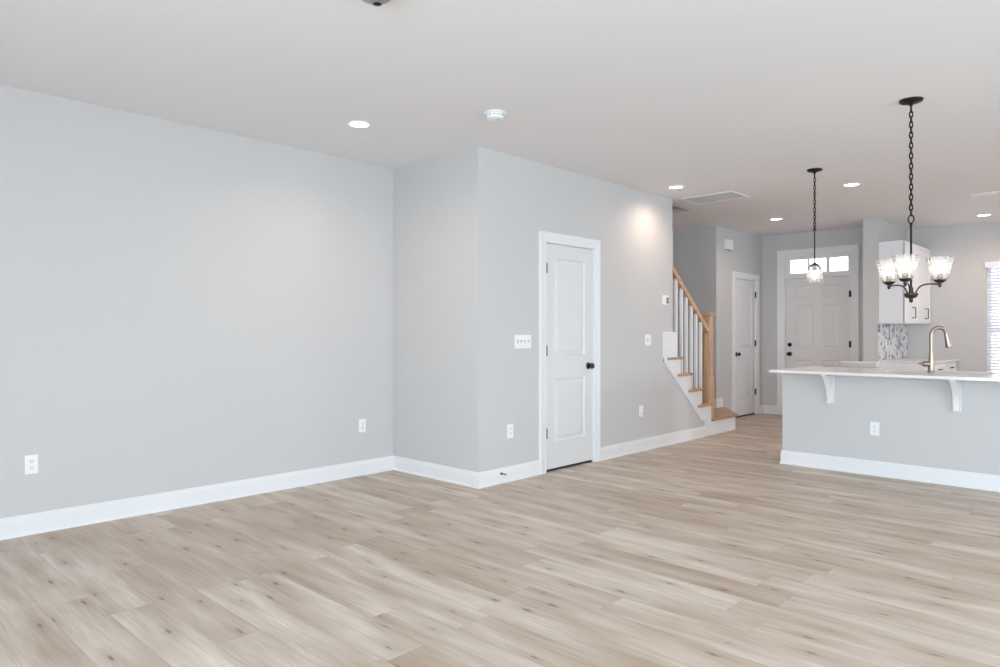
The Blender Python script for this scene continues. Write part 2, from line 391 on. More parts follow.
# ------------------------------------------------------------------ doors
CASE = [(0, 0), (0, .011), (.008, .014), (.012, .011), (.060, .017), (.070, .021), (.086, .021), (.090, .017), (.090, 0)]
def casing(x0, x1, z1, z0=0.0, prof=CASE):
    mb = MB(); st = []
    for fx, fz in (('l', 0), ('l', 1), ('r', 1), ('r', 0)):
        st.append([mb.bm.verts.new(((x0 - d) if fx == 'l' else (x1 + d), -o, (z1 + d) if fz else z0)) for d, o in prof])
    k = len(prof); fs = []
    for a, b_ in zip(st, st[1:]):
        for j in range(k): fs.append(mb.bm.faces.new((a[j], a[(j + 1) % k], b_[(j + 1) % k], b_[j])))
    fs.append(mb.bm.faces.new(st[0])); fs.append(mb.bm.faces.new(st[-1][::-1]))
    bmesh.ops.recalc_face_normals(mb.bm, faces=fs); return mb
def slab(w_, z0, z1, th, panels, y=0.0, rec=0.009):
    """panelled door leaf, front at local y, panels = (x0, x1, z0, z1)"""
    mb = MB(); bm = mb.bm
    xs = sorted({0, w_} | {p[0] for p in panels} | {p[1] for p in panels}); zs = sorted({z0, z1} | {p[2] for p in panels} | {p[3] for p in panels})
    def quad(a): bm.faces.new([bm.verts.new(v) for v in a])
    for i in range(len(xs) - 1):
        for j in range(len(zs) - 1):
            a, b_, c_, d = xs[i], xs[i + 1], zs[j], zs[j + 1]
            if any(p[0] <= a and b_ <= p[1] and p[2] <= c_ and d <= p[3] for p in panels): continue
            quad([(a, y, c_), (b_, y, c_), (b_, y, d), (a, y, d)])
    for p in panels:
        rings = [(0, 0), (.006, -.002), (.016, rec), (.030, rec), (.052, .002), (.055, .001)]
        pts = []
        for ins, dp in rings:
            pts.append([(p[0] + ins, y + dp, p[2] + ins), (p[1] - ins, y + dp, p[2] + ins), (p[1] - ins, y + dp, p[3] - ins), (p[0] + ins, y + dp, p[3] - ins)])
        for A, B in zip(pts, pts[1:]):
            for q in range(4): quad([A[q], A[(q + 1) % 4], B[(q + 1) % 4], B[q]])
        quad(pts[-1])
    yb = y + th
    quad([(0, yb, z0), (0, yb, z1), (w_, yb, z1), (w_, yb, z0)]); quad([(0, y, z0), (0, y, z1), (0, yb, z1), (0, yb, z0)])
    quad([(w_, y, z0), (w_, yb, z0), (w_, yb, z1), (w_, y, z1)]); quad([(0, y, z1), (w_, y, z1), (w_, yb, z1), (0, yb, z1)]); quad([(0, y, z0), (0, yb, z0), (w_, yb, z0), (w_, y, z0)])
    bmesh.ops.remove_doubles(bm, verts=bm.verts, dist=1e-5); bmesh.ops.recalc_face_normals(bm, faces=bm.faces); return mb
def hinge(parent, x, z, mat='bronze'):
    mb = MB()
    for k in range(5): mb.lathe([(.0065, -.045 + k * .018 + .0006), (.0065, -.045 + (k + 1) * .018 - .0006)], 12, Matrix.Translation((x, -.006, z)))
    mb.lathe([(.0, .045), (.005, .046), (.004, .052), (0, .054)], 10, Matrix.Translation((x, -.006, z)))
    mb.box(x - .018, x + .018, -.004, .004, z - .045, z + .045)
    return mb.build('hinge', mat, parent, True)
def knob(parent, x, z, y=0.0, mat='bronze'):
    k = MB().lathe([(0, .064), (.012, .064), (.022, .060), (.0275, .052), (.0285, .044), (.025, .036), (.016, .030), (.011, .026), (.011, .004)], 28, Matrix.Translation((x, y, z)) @ RX90).build('knob', mat, parent, True)
    MB().lathe([(.033, 0), (.033, .004), (.028, .009), (.012, .010)], 28, Matrix.Translation((x, y, z)) @ RX90).build('rosette', mat, k, True)
    return k
def interior_door(name, loc, w_, h_, hinge_left, label, kx=None):
    r = struct(empty(name, loc, FACE_X), label)
    casing(-.008, w_ + .008, h_ + .008).build('casing', 'trim', r)
    j = MB(); j.box(-.008, -.003, .0, .119, 0, h_ + .008).box(w_ + .003, w_ + .008, .0, .119, 0, h_ + .008).box(-.008, w_ + .008, .0, .119, h_ + .004, h_ + .008)
    j.box(-.003, .010, .047, .060, 0, h_).box(w_ - .010, w_ + .003, .047, .060, 0, h_).box(-.003, w_ + .003, .047, .060, h_ - .006, h_ + .004)
    j.build('jamb', 'trim', r)
    st = .115
    slab(w_, .022, h_, .035, [(st, w_ - st, 1.03, 1.925), (st, w_ - st, .255, .835)], y=.010).build('door_leaf', 'door', r)
    MB().box(.0, w_, .012, .045, .001, .014).build('threshold_or_gap_shade', 'slot', r)  # dark strip puts the shade of the gap below the leaf into colour
    hx = -.002 if hinge_left else w_ + .002
    for z in (1.822, 1.083, .345): hinge(r, hx, z)
    knob(r, kx if kx else (w_ - .065 if hinge_left else .065), .93, .010)
    return r
interior_door('door_1', (XD, 4.725, 0), .706, 2.045, True, 'near white two-panel closet door')
interior_door('door_2', (XC, 9.627, 0), .707, 2.033, False, 'far white two-panel door beside the front door')
# front door with transom
r = struct(empty('door_3', (FX0, YF, 0)), 'white six-panel front door below a three-pane transom')
W3 = FX1 - FX0
casing(.004, W3 - .004, FZ - .004, prof=[(0, 0), (0, .012), (.01, .016), (.016, .012), (.075, .018), (.085, .024), (.098, .024), (.102, .018), (.102, 0)]).build('casing', 'trim', r)
j = MB(); j.box(0, .020, .0, .149, 0, FZ).box(W3 - .020, W3, .0, .149, 0, FZ).box(.02, W3 - .02, .0, .149, FZ - .02, FZ).box(.02, W3 - .02, .004, .149, 2.062, 2.09)
j.box(.02, .032, .058, .08, 0, 2.062).box(W3 - .032, W3 - .02, .058, .08, 0, 2.062).box(.02, W3 - .02, .058, .08, 2.05, 2.062)
j.build('jamb', 'trim', r)
w3 = W3 - .046
lv = slab(w3, .022, 2.055, .045, [(x0, x0 + .255, z0, z1) for x0 in (.145, w3 - .4) for z0, z1 in ((1.765, 1.955), (1.0, 1.66), (.25, .85))], y=.012)
o = lv.build('door_leaf', 'frontdoor', r, loc=(.023, 0, 0))
MB().box(.022, W3 - .022, -.01, .149, .0, .018, .003).build('threshold_or_gap_shade', 'steel', r)
for z in (1.80, 1.08, .30): hinge(r, W3 - .021, z)
knob(r, .083, .925, .012, 'black')
d = MB().lathe([(.031, 0), (.031, .010), (.027, .016), (.020, .018), (.019, .022), (0, .022)], 26, Matrix.Translation((.083, .012, 1.065)) @ RX90).build('deadbolt', 'black', r, True)
MB().box(.079, .087, -.022, -.008, 1.048, 1.082, .002).build('thumb_turn', 'black', d)
# transom window
t = struct(empty('window_2', (FX0, YF, 0)), 'three-pane transom window over the front door')
fr = MB(); gx = [(.088, .340), (.366, .606), (.650, .905)]
x_in = [.0205] + [v for g_ in gx for v in g_] + [W3 - .0205]
for i in range(0, 8, 2): fr.box(x_in[i], x_in[i + 1], .014, .05, 2.138, 2.340)
fr.box(.0205, W3 - .0205, .014, .05, 2.091, 2.138).box(.0205, W3 - .0205, .014, .05, 2.340, FZ - .0205)
fr.build('window_frame', 'trim', t)
for g_ in gx: MB().box(g_[0], g_[1], .03, .034, 2.138, 2.34).build('pane', 'pane', t)

# kitchen window with blind
t = struct(empty('window_1', (WX0, YK, 0)), 'kitchen window behind the white blind')
WW = WX1 - WX0
fr = MB(); fr.box(0, .045, .07, .13, WZ0, WZ1).box(WW - .045, WW, .07, .13, WZ0, WZ1).box(.045, WW - .045, .07, .13, WZ0, WZ0 + .05).box(.045, WW - .045, .07, .13, WZ1 - .05, WZ1)
fr.box(.045, WW - .045, .075, .125, 1.27, 1.32)
fr.build('window_frame', 'trim', t)
for z0, z1 in ((WZ0 + .05, 1.27), (1.32, WZ1 - .05)): MB().box(.045, WW - .045, .098, .102, z0, z1).build('pane', 'pane', t)
MB().box(0, WW, -.012, .07, WZ0 - .0, WZ0 + .018, .003).build('window_sill', 'trim', t)
t = tag(empty('window_blind', (WX0, YK, WZ0)), 'white horizontal slat blind hanging in the kitchen window', 'blind')
hh = WZ1 - WZ0
sl = MB(); nz_ = 37
for k in range(nz_):
    z = hh - .085 - k * .0425
    if z < .06: break
    q = bmesh.new(); bmesh.ops.create_cube(q, size=1)
    bmesh.ops.scale(q, vec=(WW - .03, .048, .003), verts=q.verts)
    sl.join(q, Matrix.Translation((WW / 2, .030, z)) @ Matrix.Rotation(math.radians(-38), 4, 'X'))
sl.build('slats', 'slat', t)
MB().box(-.012, WW + .012, -.028, .0, hh - .068, hh + .012, .004).build('valance', 'slat', t)
MB().box(.012, WW - .012, .006, .054, .022, .045, .004).build('bottom_rail', 'slat', t)
for x in (.12, WW - .12): MB().tube([(x, .030, hh - .06), (x, .030, .04)], .0016, 6).build('cord', 'slat', t)

# ------------------------------------------------------------------ wall plates
def plate(mb, w_, h_): return mb.box(-w_ / 2, w_ / 2, -.006, 0, -h_ / 2, h_ / 2, .0022)
def make_outlet():
    r = empty('electrical_outlet')
    plate(MB(), .072, .117).build('plate', 'plastic', r)
    for s_ in (1, -1):
        so = MB().lathe([(.0165, 0), (.0165, .002), (.015, .003), (0, .003)], 20, Matrix.Translation((0, -.006, s_ * .0195)) @ RX90, sy=.85).build('socket', 'plastic', r, True)
        MB().box(-.0075, -.0050, -.0098, -.0085, s_ * .0195 - .001, s_ * .0195 + .008).box(.0050, .0075, -.0098, -.0085, s_ * .0195 - .001, s_ * .0195 + .008).box(-.0025, .0025, -.0098, -.0085, s_ * .0195 - .0095, s_ * .0195 - .0045).build('slots', 'slot', so)
    MB().lathe([(.003, 0), (.0025, .0015), (0, .0015)], 10, Matrix.Translation((0, -.006, 0)) @ RX90).build('screw', 'plastic', r)
    return r
o0 = make_outlet()
outs = [((XL, 1.089, .432), FACE_X, 'white wall outlet on the long left wall, at the left edge of the room'),
        ((XL, 3.54, .433), FACE_X, 'white wall outlet on the left wall close to the inner corner'),
        ((XD, 4.253, .42), FACE_X, 'white wall outlet below the four-toggle switch left of the near door'),
        ((XD, 6.283, .421), FACE_X, 'white wall outlet right of the near door, towards the stairs'),
        ((-1.79, 6.62, .408), 0, 'white outlet on the front of the kitchen peninsula between the brackets')]
for i, (l, rz, lab) in enumerate(outs):
    o = o0 if i == 0 else copy_tree(o0); o.location = l; o.rotation_euler.z = rz; tag(o, lab, 'outlet', 'electrical outlets low on the walls')
o = copy_tree(o0); o.location = (XP1 + .012, 10.23, 1.10); o.rotation_euler.z = FACE_X; tag(o, 'pale outlet set into the mosaic tile backsplash', 'outlet')
def switch(name, n, loc, label):
    r = tag(empty(name, loc, FACE_X), label, 'light switch')
    w_ = .072 + .046 * (n - 1); plate(MB(), w_, .117).build('plate', 'plastic', r)
    for k in range(n):
        x = (k - (n - 1) / 2) * .046
        so = MB().box(x - .006, x + .006, -.0072, -.0055, -.013, .013, .0005).build('toggle_slot', 'vent_dark', r)
        MB().prism([(-.004, -.009), (-.016, -.010), (-.017, -.003), (-.005, .005)], x - .004, x + .004, 'x').build('toggle', 'plastic', r)
    return r
switch('light_switch', 4, (XD, 4.412, 1.170), 'wide white four-toggle light switch left of the near door')
switch('light_switch', 2, (XD, 6.42, 1.168), 'small white light switch on the wall below the thermostat')
r = tag(empty('thermostat', (XD, 6.765, 1.605), FACE_X), 'white wall thermostat with grey display beside the stair opening', 'thermostat')
MB().box(-.06, .06, -.024, 0, -.052, .052, .005).build('housing', 'plastic', r)
sc_ = MB().box(-.005, .048, -.0255, -.0235, -.038, .034, .001).build('display', 'screen', r)
MB().box(.006, .036, -.0265, -.0250, .004, .012).box(.024, .036, -.0265, -.0250, .012, .026).box(.004, .042, -.0265, -.0250, -.030, -.012).build('digits', 'slot', sc_)
r = tag(empty('door_chime', (XC, 9.37, 2.50), FACE_X), 'white door chime box high on the wall left of the far closet door', 'door chime')
MB().box(-.10, .10, -.052, 0, -.072, .072, .008).build('cover', 'plastic', r)
MB().box(-.07, .07, -.045, -.02, -.078, -.070, .002).build('grille', 'vent_dark', r)
r = tag(empty('door_stop', (XD + .015, 4.132, .082), FACE_X), 'small dark spring door stop on the baseboard left of the near door', 'door stop')
MB().lathe([(.011, 0), (.011, .003), (.006, .008), (.004, .010)], 16, RX90).build('base', 'bronze', r, True)
sp_ = [(.0045 * math.cos(t_ * .9), -.008 - t_ * .00095, .0045 * math.sin(t_ * .9)) for t_ in range(60)]
MB().tube(sp_, .0013, 6).build('spring', 'bronze', r, True)
MB().lathe([(0, .064), (.008, .064), (.009, .075), (.006, .079), (0, .079)], 14, RX90).build('tip', 'plastic', r, True)

# ------------------------------------------------------------------ stairs
NOSE = {2: 7.86, 3: 7.60, 4: 7.355, 5: 7.115}
for k in range(6, 12): NOSE[k] = 7.115 - .245 * (k - 5)
ZT = lambda k: .2 + .1935 * (k - 1)
st = tag(empty('staircase', (-4.45, 8.0, 0)), 'staircase with oak treads and white risers climbing behind the grey wall', 'staircase')
OFF = Vector((4.45, -8.0, 0))
def shift(mb):
    bmesh.ops.translate(mb.bm, vec=OFF, verts=mb.bm.verts); return mb
def rounded_tread(x0, x1, y0, y1, z1, bev=.012):
    return MB().box(x0, x1, y0, y1, z1 - .03, z1, bev, 3)
# first, angled step
plan = [(XS + .002, 7.84), (XD - .002, 7.84), (XD - .002, 7.69), (XD + .012, 7.69), (XD + .012, 8.50), (XC + .003, 9.235), (XC + .003, YG - .003), (XS + .002, YG - .003)]
shift(MB().prism(plan, .001, .171, 'z')).build('riser', 'trim', st)
t1 = [(XS + .003, 7.845), (XD + .04, 7.845), (XD + .04, 8.525), (XC + .004, 9.262), (XC + .004, YG - .004), (XS + .003, YG - .004)]
q = MB().prism(t1, .170, .2, 'z')
es = [e for e in q.bm.edges]
bmesh.ops.bevel(q.bm, geom=es, offset=.008, segments=2, affect='EDGES')
shift(q).build('tread', 'oak_x', st, True)
shift(MB().box(XD - .002, XD + .012, 7.69, 7.84, .171, .195)).build('riser', 'trim', st)
for k in range(2, 9):
    n_ = NOSE[k]; z = ZT(k); xr = XD if k <= 4 else (XD if k == 5 else XD - .125)
    if k <= 5:
        q = MB().box(XS + .003, XD + .002, n_ - .262, n_, z - .03, z, .010, 3)
        q.box(XD - .02, XD + .038, n_ - (.37 if k == 2 else .335), n_, z - .03, z, .010, 3)
    else: q = MB().box(XS + .003, xr, n_ - .262, n_, z - .03, z, .010, 3)
    shift(q).build('tread', 'oak_x', st, True)
    zlo = ZT(k - 1); shift(MB().box(XS + .004, xr - .002, n_ - .045, n_ - .027, zlo + .001, z - .031)).build('riser', 'trim', st)
saw = [(7.69, .196), (7.835, .196), (7.835, ZT(2) - .031), (7.577, ZT(2) - .031), (7.577, ZT(3) - .031), (7.332, ZT(3) - .031), (7.332, ZT(4) - .031), (7.092, ZT(4) - .031), (7.092, ZT(5) - .031), (6.99, ZT(5) - .031), (6.99, .96), (6.729, .96), (6.729, .925), (7.60, .195)]
q = MB().prism(saw, XD + .001, XD + .014, 'x')
q.tube([(XD + .014, 6.735, .932), (XD + .014, 7.60, .205)], .006, 8)
shift(q).build('stringer', 'trim', st)
shift(MB().box(XD - .122, XD + .024, 6.729, 6.99, .93, 1.254, .003)).build('wall_end_cap', 'trim', st)
rl = tag(empty('stair_railing', (-3.9975, 7.885, 0)), 'oak handrail and newel post with white balusters on the stairs', 'railing')
OFF = Vector((3.9975, -7.885, 0)); XB = -3.99
nx, ny = -3.9975, 7.885
def sq(mb, hw, z0, z1, bev=.003): return mb.box(nx - hw, nx + hw, ny - hw, ny + hw, z0, z1, bev)
q = MB(); sq(q, .046, .72, 1.25); sq(q, .048, 1.262, 1.448)
np_ = shift(q).build('newel_post', 'oak_z', rl)
q = MB(); sq(q, .058, .201, .70, .004); shift(q)
q.build('base_block', 'oak_z', np_)
t = MB(); 
def frust(mb, h0, h1, z0, z1):
    vs = [mb.bm.verts.new((nx + a * h, ny + b_ * h, z)) for h, z in ((h0, z0), (h1, z1)) for a, b_ in ((-1, -1), (1, -1), (1, 1), (-1, 1))]
    fs = [mb.bm.faces.new(vs[:4][::-1]), mb.bm.faces.new(vs[4:])] + [mb.bm.faces.new((vs[i], vs[(i + 1) % 4], vs[4 + (i + 1) % 4], vs[4 + i])) for i in range(4)]
    bmesh.ops.recalc_face_normals(mb.bm, faces=fs)
frust(t, .058, .047, .70, .722); shift(t).build('taper', 'oak_z', np_)
t = MB(); sq(t, .054, 1.248, 1.263, .004); shift(t).build('band', 'oak_z', np_)
t = MB(); frust(t, .050, .062, 1.446, 1.462); sq(t, .066, 1.462, 1.484, .004); frust(t, .060, .030, 1.484, 1.503); shift(t).build('post_cap', 'oak_z', np_)
RB = lambda y: 1.363 + .827 * (7.685 - y)
q = MB()
prof = [(-.030, 0), (.030, 0), (.030, .028), (.036, .045), (.032, .066), (.018, .082), (-.018, .082), (-.032, .066), (-.036, .045), (-.030, .028)]
A = [q.bm.verts.new((XB + p, 7.838, RB(7.838) + h_)) for p, h_ in prof]; B_ = [q.bm.verts.new((XB + p, YE + .002, RB(YE + .002) + h_)) for p, h_ in prof]
fs = [q.bm.faces.new(A), q.bm.faces.new(B_[::-1])] + [q.bm.faces.new((A[i], B_[i], B_[(i + 1) % 10], A[(i + 1) % 10])) for i in range(10)]
bmesh.ops.recalc_face_normals(q.bm, faces=fs)
shift(q).build('handrail', 'oak_y', rl, True, angle=30)
for y, k in ((7.685, 2), (7.57, 3), (7.455, 3), (7.335, 4), (7.222, 4), (7.098, 5), (6.985, 5)):
    hw = .0145; q = MB(); z0 = ZT(k) + .0005
    vs = [q.bm.verts.new(v) for v in ((XB - hw, y - hw, z0), (XB + hw, y - hw, z0), (XB + hw, y + hw, z0), (XB - hw, y + hw, z0),
          (XB - hw, y - hw, RB(y - hw) + .003), (XB + hw, y - hw, RB(y - hw) + .003), (XB + hw, y + hw, RB(y + hw) + .003), (XB - hw, y + hw, RB(y + hw) + .003))]
    for f_ in ((0, 3, 2, 1), (4, 5, 6, 7), (0, 1, 5, 4), (1, 2, 6, 5), (2, 3, 7, 6), (3, 0, 4, 7)): q.bm.faces.new([vs[i] for i in f_])
    shift(q).build('baluster', 'trim', rl)

# ------------------------------------------------------------------ peninsula
PX0, PX1, PY = -2.592, 0.55, 6.62
struct(MB().box(PX0, PX1, PY, PY + .115, 0, .878).build('wall_peninsula', 'wall'), 'grey half wall carrying the kitchen peninsula')
baseboard('peninsula', [(PX0, 7.3), (PX0, PY), (PX1, PY)], -1)
cb = tag(empty('peninsula_cabinet', (-1.0, 7.0, 0)), 'white base cabinets on the kitchen side of the peninsula', 'cabinet')
OFF = Vector((1.0, -7.0, 0))
q = MB().box(PX0 + .001, PX1, PY + .117, 7.29, .1, .66)
q.box(PX0 + .001, PX0 + .02, PY + .117, 7.29, .0, .872).box(PX1 - .02, PX1, PY + .117, 7.29, .66, .872).box(PX0 + .02, -1.85, PY + .117, 7.29, .66, .872).box(-.93, PX1 - .02, PY + .117, 7.29, .66, .872).box(PX0 + .03, PX1, PY + .117, 7.22, .0, .1)
q.box(-1.85, -.93, 7.27, 7.29, .66, .872)
shift(q).build('carcass', 'cabinet', cb)
def pull(parent, p0, p1, out, mat='black', r_=.005):
    """bar pull between p0 and p1, standing out by vector out"""
    p0, p1, out = Vector(p0), Vector(p1), Vector(out)
    return MB().tube([p0, p0 + out * .8, p0 + out, p1 + out, p1 + out * .8, p1], r_, 8).build('handle', mat, parent, True)
for i in range(5):
    x0 = PX0 + .02 + i * .62; x1 = x0 + .612
    if x1 > PX1: x1 = PX1 - .005
    dr = MB(); dr.box(x0 + 1, x1 + 1, .291, .309, .12, .86, .003); dr = dr.build('door', 'cabinet', cb)
    pull(dr, (x0 + 1.05, .308, .72), (x0 + 1.05, .308, .82), (0, .03, 0))
ct = MB(); CZ0, CZ1 = .879, .902; CX0, CX1, CY0, CY1 = -2.607, .60, 6.34, 7.32; SX0, SX1, SY0, SY1 = -1.79, -1.0, 6.92, 7.22
def slabtop(mb, x0, x1, y0, y1, z0, z1, hole=None, bev=.004):
    t = bmesh.new()
    def ring(z, a, b_, c_, d): return [t.verts.new(v) for v in ((a, c_, z), (b_, c_, z), (b_, d, z), (a, d, z))]
    ot, ob = ring(z1, x0, x1, y0, y1), ring(z0, x0, x1, y0, y1)
    for i in range(4): t.faces.new((ob[i], ob[(i + 1) % 4], ot[(i + 1) % 4], ot[i]))
    if hole:
        it, ib = ring(z1, *hole), ring(z0, *hole)
        for i in range(4):
            j_ = (i + 1) % 4
            t.faces.new((ot[i], ot[j_], it[j_], it[i])); t.faces.new((ob[j_], ob[i], ib[i], ib[j_])); t.faces.new((it[i], it[j_], ib[j_], ib[i]))
    else: t.faces.new(ot); t.faces.new(ob[::-1])
    bmesh.ops.recalc_face_normals(t, faces=t.faces)
    es = [e for e in t.edges if abs(e.verts[0].co.z - e.verts[1].co.z) < 1e-6 and len(e.link_faces) == 2 and e.calc_face_angle(0) > 1]
    bmesh.ops.bevel(t, geom=es, offset=bev, segments=2, affect='EDGES')
    mb.join(t)
slabtop(ct, CX0, CX1, CY0, CY1, CZ0, CZ1, (SX0, SX1, SY0, SY1))
o = ct.build('countertop', 'quartz'); tag(o, 'white speckled stone countertop overhanging the kitchen peninsula', 'countertop')
sk = tag(empty('kitchen_sink', (-1.395, 7.07, .70)), 'undermount steel sink set in the peninsula countertop', 'sink')
q = MB(); a, b_, c_, d_, z0, z1 = -.398, .398, -.153, .153, .0, .1745
q.box(a - .004, a, c_ - .004, d_ + .004, z0, z1).box(b_, b_ + .004, c_ - .004, d_ + .004, z0, z1).box(a, b_, c_ - .004, c_, z0, z1).box(a, b_, d_, d_ + .004, z0, z1).box(a - .004, b_ + .004, c_ - .004, d_ + .004, z0 - .004, z0)
q.build('basin', 'steel', sk)
MB().lathe([(.045, 0), (.045, .003), (.03, .004), (.03, .001), (0, .001)], 20).build('drain', 'steel', sk, True)
# faucet
fa = tag(empty('kitchen_faucet', (-1.408, 6.842, CZ1), math.radians(36)), 'brushed nickel gooseneck faucet with side lever on the peninsula countertop', 'faucet')
MB().lathe([(.030, 0), (.030, .004), (.0275, .008), (.0265, .03), (.024, .07), (.0205, .12), (.0195, .165), (.0180, .185)], 28).build('body', 'nickel', fa, True)
R = .060; zc = .388 - R
arc = [(0, 0, .18), (0, 0, .24), (0, 0, zc - .03)] + [(R - R * math.cos(a_), 0, zc + R * math.sin(a_)) for a_ in [i * PI / 16 for i in range(15)]]
lx, lz = arc[-1][0], arc[-1][2]
MB().tube(arc + [(lx + .006, 0, lz - .022)], .0165, 16).build('spout', 'nickel', fa, True)
ax = Vector((.20, 0, -.98)).normalized()
rot = Vector((0, 0, 1)).rotation_difference(ax).to_matrix().to_4x4()
MB().lathe([(.0165, 0), (.0180, .012), (.0190, .03), (.0235, .075), (.0270, .105), (.0270, .116), (.023, .120), (0, .120)], 24, Matrix.Translation((lx + .003, 0, lz - .014)) @ rot).build('spray_head', 'nickel', fa, True)
hn = MB().lathe([(.023, .012), (.023, .055), (.0245, .056), (.0245, .063), (.019, .067), (.014, .072)], 22, Matrix.Translation((0, 0, .076)) @ Matrix.Rotation(-PI / 2, 4, 'Y')).build('valve', 'nickel', fa, True)
MB().tube([(-.068, 0, .076), (-.084, -.004, .078), (-.112, -.012, .082)], [.013, .009, .005], 12).build('lever', 'nickel', hn, True)

# corbels under the overhang
def make_corbel():
    pr_ = [(0, 0), (-.20, 0), (-.20, -.018), (-.178, -.022), (-.165, -.034), (-.140, -.060), (-.112, -.092), (-.088, -.118), (-.070, -.140), (-.058, -.165), (-.050, -.190), (-.044, -.215), (-.040, -.235), (-.040, -.243), (-.052, -.250), (-.052, -.268), (0, -.268)]
    q = MB().prism(pr_, -.021, .021, 'x')
    r = empty('corbel'); q.build('bracket', 'trim', r)
    MB().box(-.028, .028, -.012, 0, -.27, 0, .002).build('back_plate', 'trim', r)
    q = MB()
    inner = [(y * .62 - .022, z * .80 - .022) for y, z in [(0, 0), (-.20, -.004), (-.165, -.034), (-.112, -.092), (-.070, -.140), (-.050, -.190), (-.040, -.235), (0, -.24)]]
    q.prism(inner, -.0235, .0235, 'x'); q.build('side_panel', 'trim', r)
    return r
cbl = make_corbel(); c2 = copy_tree(cbl)
for o, x, lab in ((cbl, -2.152, 'white curved wooden bracket under the left end of the countertop overhang'), (c2, -1.179, 'white curved wooden bracket under the countertop below the faucet')):
    o.location = (x, PY, .8785); tag(o, lab, 'bracket', 'brackets under the peninsula countertop')

# ------------------------------------------------------------------ knee wall
struct(MB().box(-3.03, -2.63, 9.775, 9.898, 0, .80).build('wall_knee', 'wall'), 'low wall end in front of the kitchen partition')
q = MB(); q.box(-3.06, -2.615, 9.745, 9.899, .842, .868, .004)
for i, (e_, z0, z1) in enumerate(((.004, .800, .812), (.012, .812, .826), (.020, .826, .842))): q.box(-3.03 - e_, -2.63 + min(e_, .012), 9.775 - e_, 9.898, z0, z1, .003)
struct(q.build('trim_1', 'trim'), 'white moulded cap on the low wall')

# ------------------------------------------------------------------ kitchen back cabinets
def shaker(mb, y0, y1, z0, z1, x, st=.055):
    """shaker front facing +X with its face at x"""
    mb.box(x - .018, x - .009, y0, y1, z0, z1)
    mb.box(x - .018, x, y0, y0 + st, z0, z1, .0015).box(x - .018, x, y1 - st, y1, z0, z1, .0015).box(x - .018, x, y0 + st, y1 - st, z0, z0 + st, .0015).box(x - .018, x, y0 + st, y1 - st, z1 - st, z1, .0015)
    return mb
uc = tag(empty('wall_cabinet', (XP1, 10.6, 1.365)), 'white shaker wall cabinet hung above the mosaic backsplash', 'cabinet')
OFF = Vector((-XP1, -10.6, -1.365))
shift(MB().box(XP1 + .001, -2.357, 9.94, YK - .005, 1.365, 2.43, .002)).build('carcass', 'cabinet', uc)
for y0, y1 in ((9.943, 10.625), (10.629, YK - .012)):
    dr = shift(shaker(MB(), y0, y1, 1.372, 2.422, -2.337)).build('door', 'cabinet', uc)
    yh = y1 - .33
    p = Vector((-2.337, yh, 1.44)) + OFF
    pull(dr, p, p + Vector((0, 0, .135)), (.042, 0, 0), 'bronze', .006)
bc = tag(empty('base_cabinet', (XP1, 10.6, 0)), 'white base cabinet with drawers standing under the backsplash', 'cabinet')
OFF = Vector((-XP1, -10.6, 0))
shift(MB().box(XP1 + .001, -2.045, 9.903, YK - .005, .1, .854, .002).box(XP1 + .001, -2.12, 9.92, YK - .01, 0, .1)).build('carcass', 'cabinet', bc)
for y0, y1 in ((9.91, 10.608), (10.616, YK - .015)):
    dw = shift(MB().box(-2.044, -2.024, y0, y1, .70, .846, .003)).build('drawer', 'cabinet', bc)
    ym = (y0 + y1) / 2; p = Vector((-2.024, ym - .06, .775)) + OFF
    pull(dw, p, p + Vector((0, .12, 0)), (.028, 0, 0), 'black', .006)
    dd = shift(shaker(MB(), y0, y1, .11, .69, -2.024)).build('door', 'cabinet', bc)
    p = Vector((-2.024, y1 - .05, .52)) + OFF
    pull(dd, p, p + Vector((0, 0, .12)), (.028, 0, 0), 'black', .006)
q = MB(); slabtop(q, XP1 + .002, -1.995, 9.902, YK - .002, .855, .885, None, .004)
o = q.build('countertop', 'quartz'); tag(o, 'short white stone countertop under the mosaic backsplash by the far wall', 'countertop')
o = MB().box(XP1 + .001, XP1 + .011, 9.905, YK - .003, .886, 1.363).build('tile_backsplash', 'mosaic'); tag(o, 'grey and white mosaic tile backsplash below the wall cabinet', 'backsplash')

# ------------------------------------------------------------------ ceiling fixtures
def make_can():
    r = empty('recessed_light')
    MB().lathe([(.086, 0), (.086, -.003), (.080, -.006), (.070, -.006), (.066, -.002)], 40, cap=False).build('trim_ring', 'plastic', r, True)
    MB().lathe([(.0, -.0025), (.0665, -.0025), (.0665, -.0005), (0, -.0005)], 40, cap=False).build('lens', 'lens', r)
    l = bpy.data.lights.new('can_or_fill_light', 'SPOT'); l.energy = 20; l.color = (1.0, 0.75, 0.58); l.spot_size = math.radians(160); l.spot_blend = 1.0; l.shadow_soft_size = .012
    lo = bpy.data.objects.new('can_or_fill_light', l); COL.objects.link(lo); lo.parent = r; lo.location = (0, 0, -.02)
    return r
cans = [((-4.14, 2.88), 'recessed ceiling light above the long left wall, nearest to the viewer'),
        ((-3.577, 6.366), 'recessed ceiling light beside the white ceiling vent, near the stair opening'),
        ((-3.633, 9.066), 'recessed ceiling light over the entry hall in front of the front door'),
        ((-2.236, 7.48), 'recessed ceiling light between the single pendant and the chandelier chain'),
        ((-1.60, 10.58), 'recessed ceiling light at the right above the kitchen window wall')]
c0 = make_can()
for i, ((x, y), lab) in enumerate(cans):
    o = c0 if i == 0 else copy_tree(c0); o.location = (x, y, H); tag(o, lab, 'ceiling light', 'recessed ceiling lights')
r = tag(empty('smoke_detector', (-3.262, 3.372, H)), 'round white smoke detector on the ceiling in front of the wall corner', 'smoke detector')
MB().lathe([(.074, 0), (.074, -.006), (.070, -.010), (.0, -.010)], 36).build('mounting_plate', 'plastic', r, True)
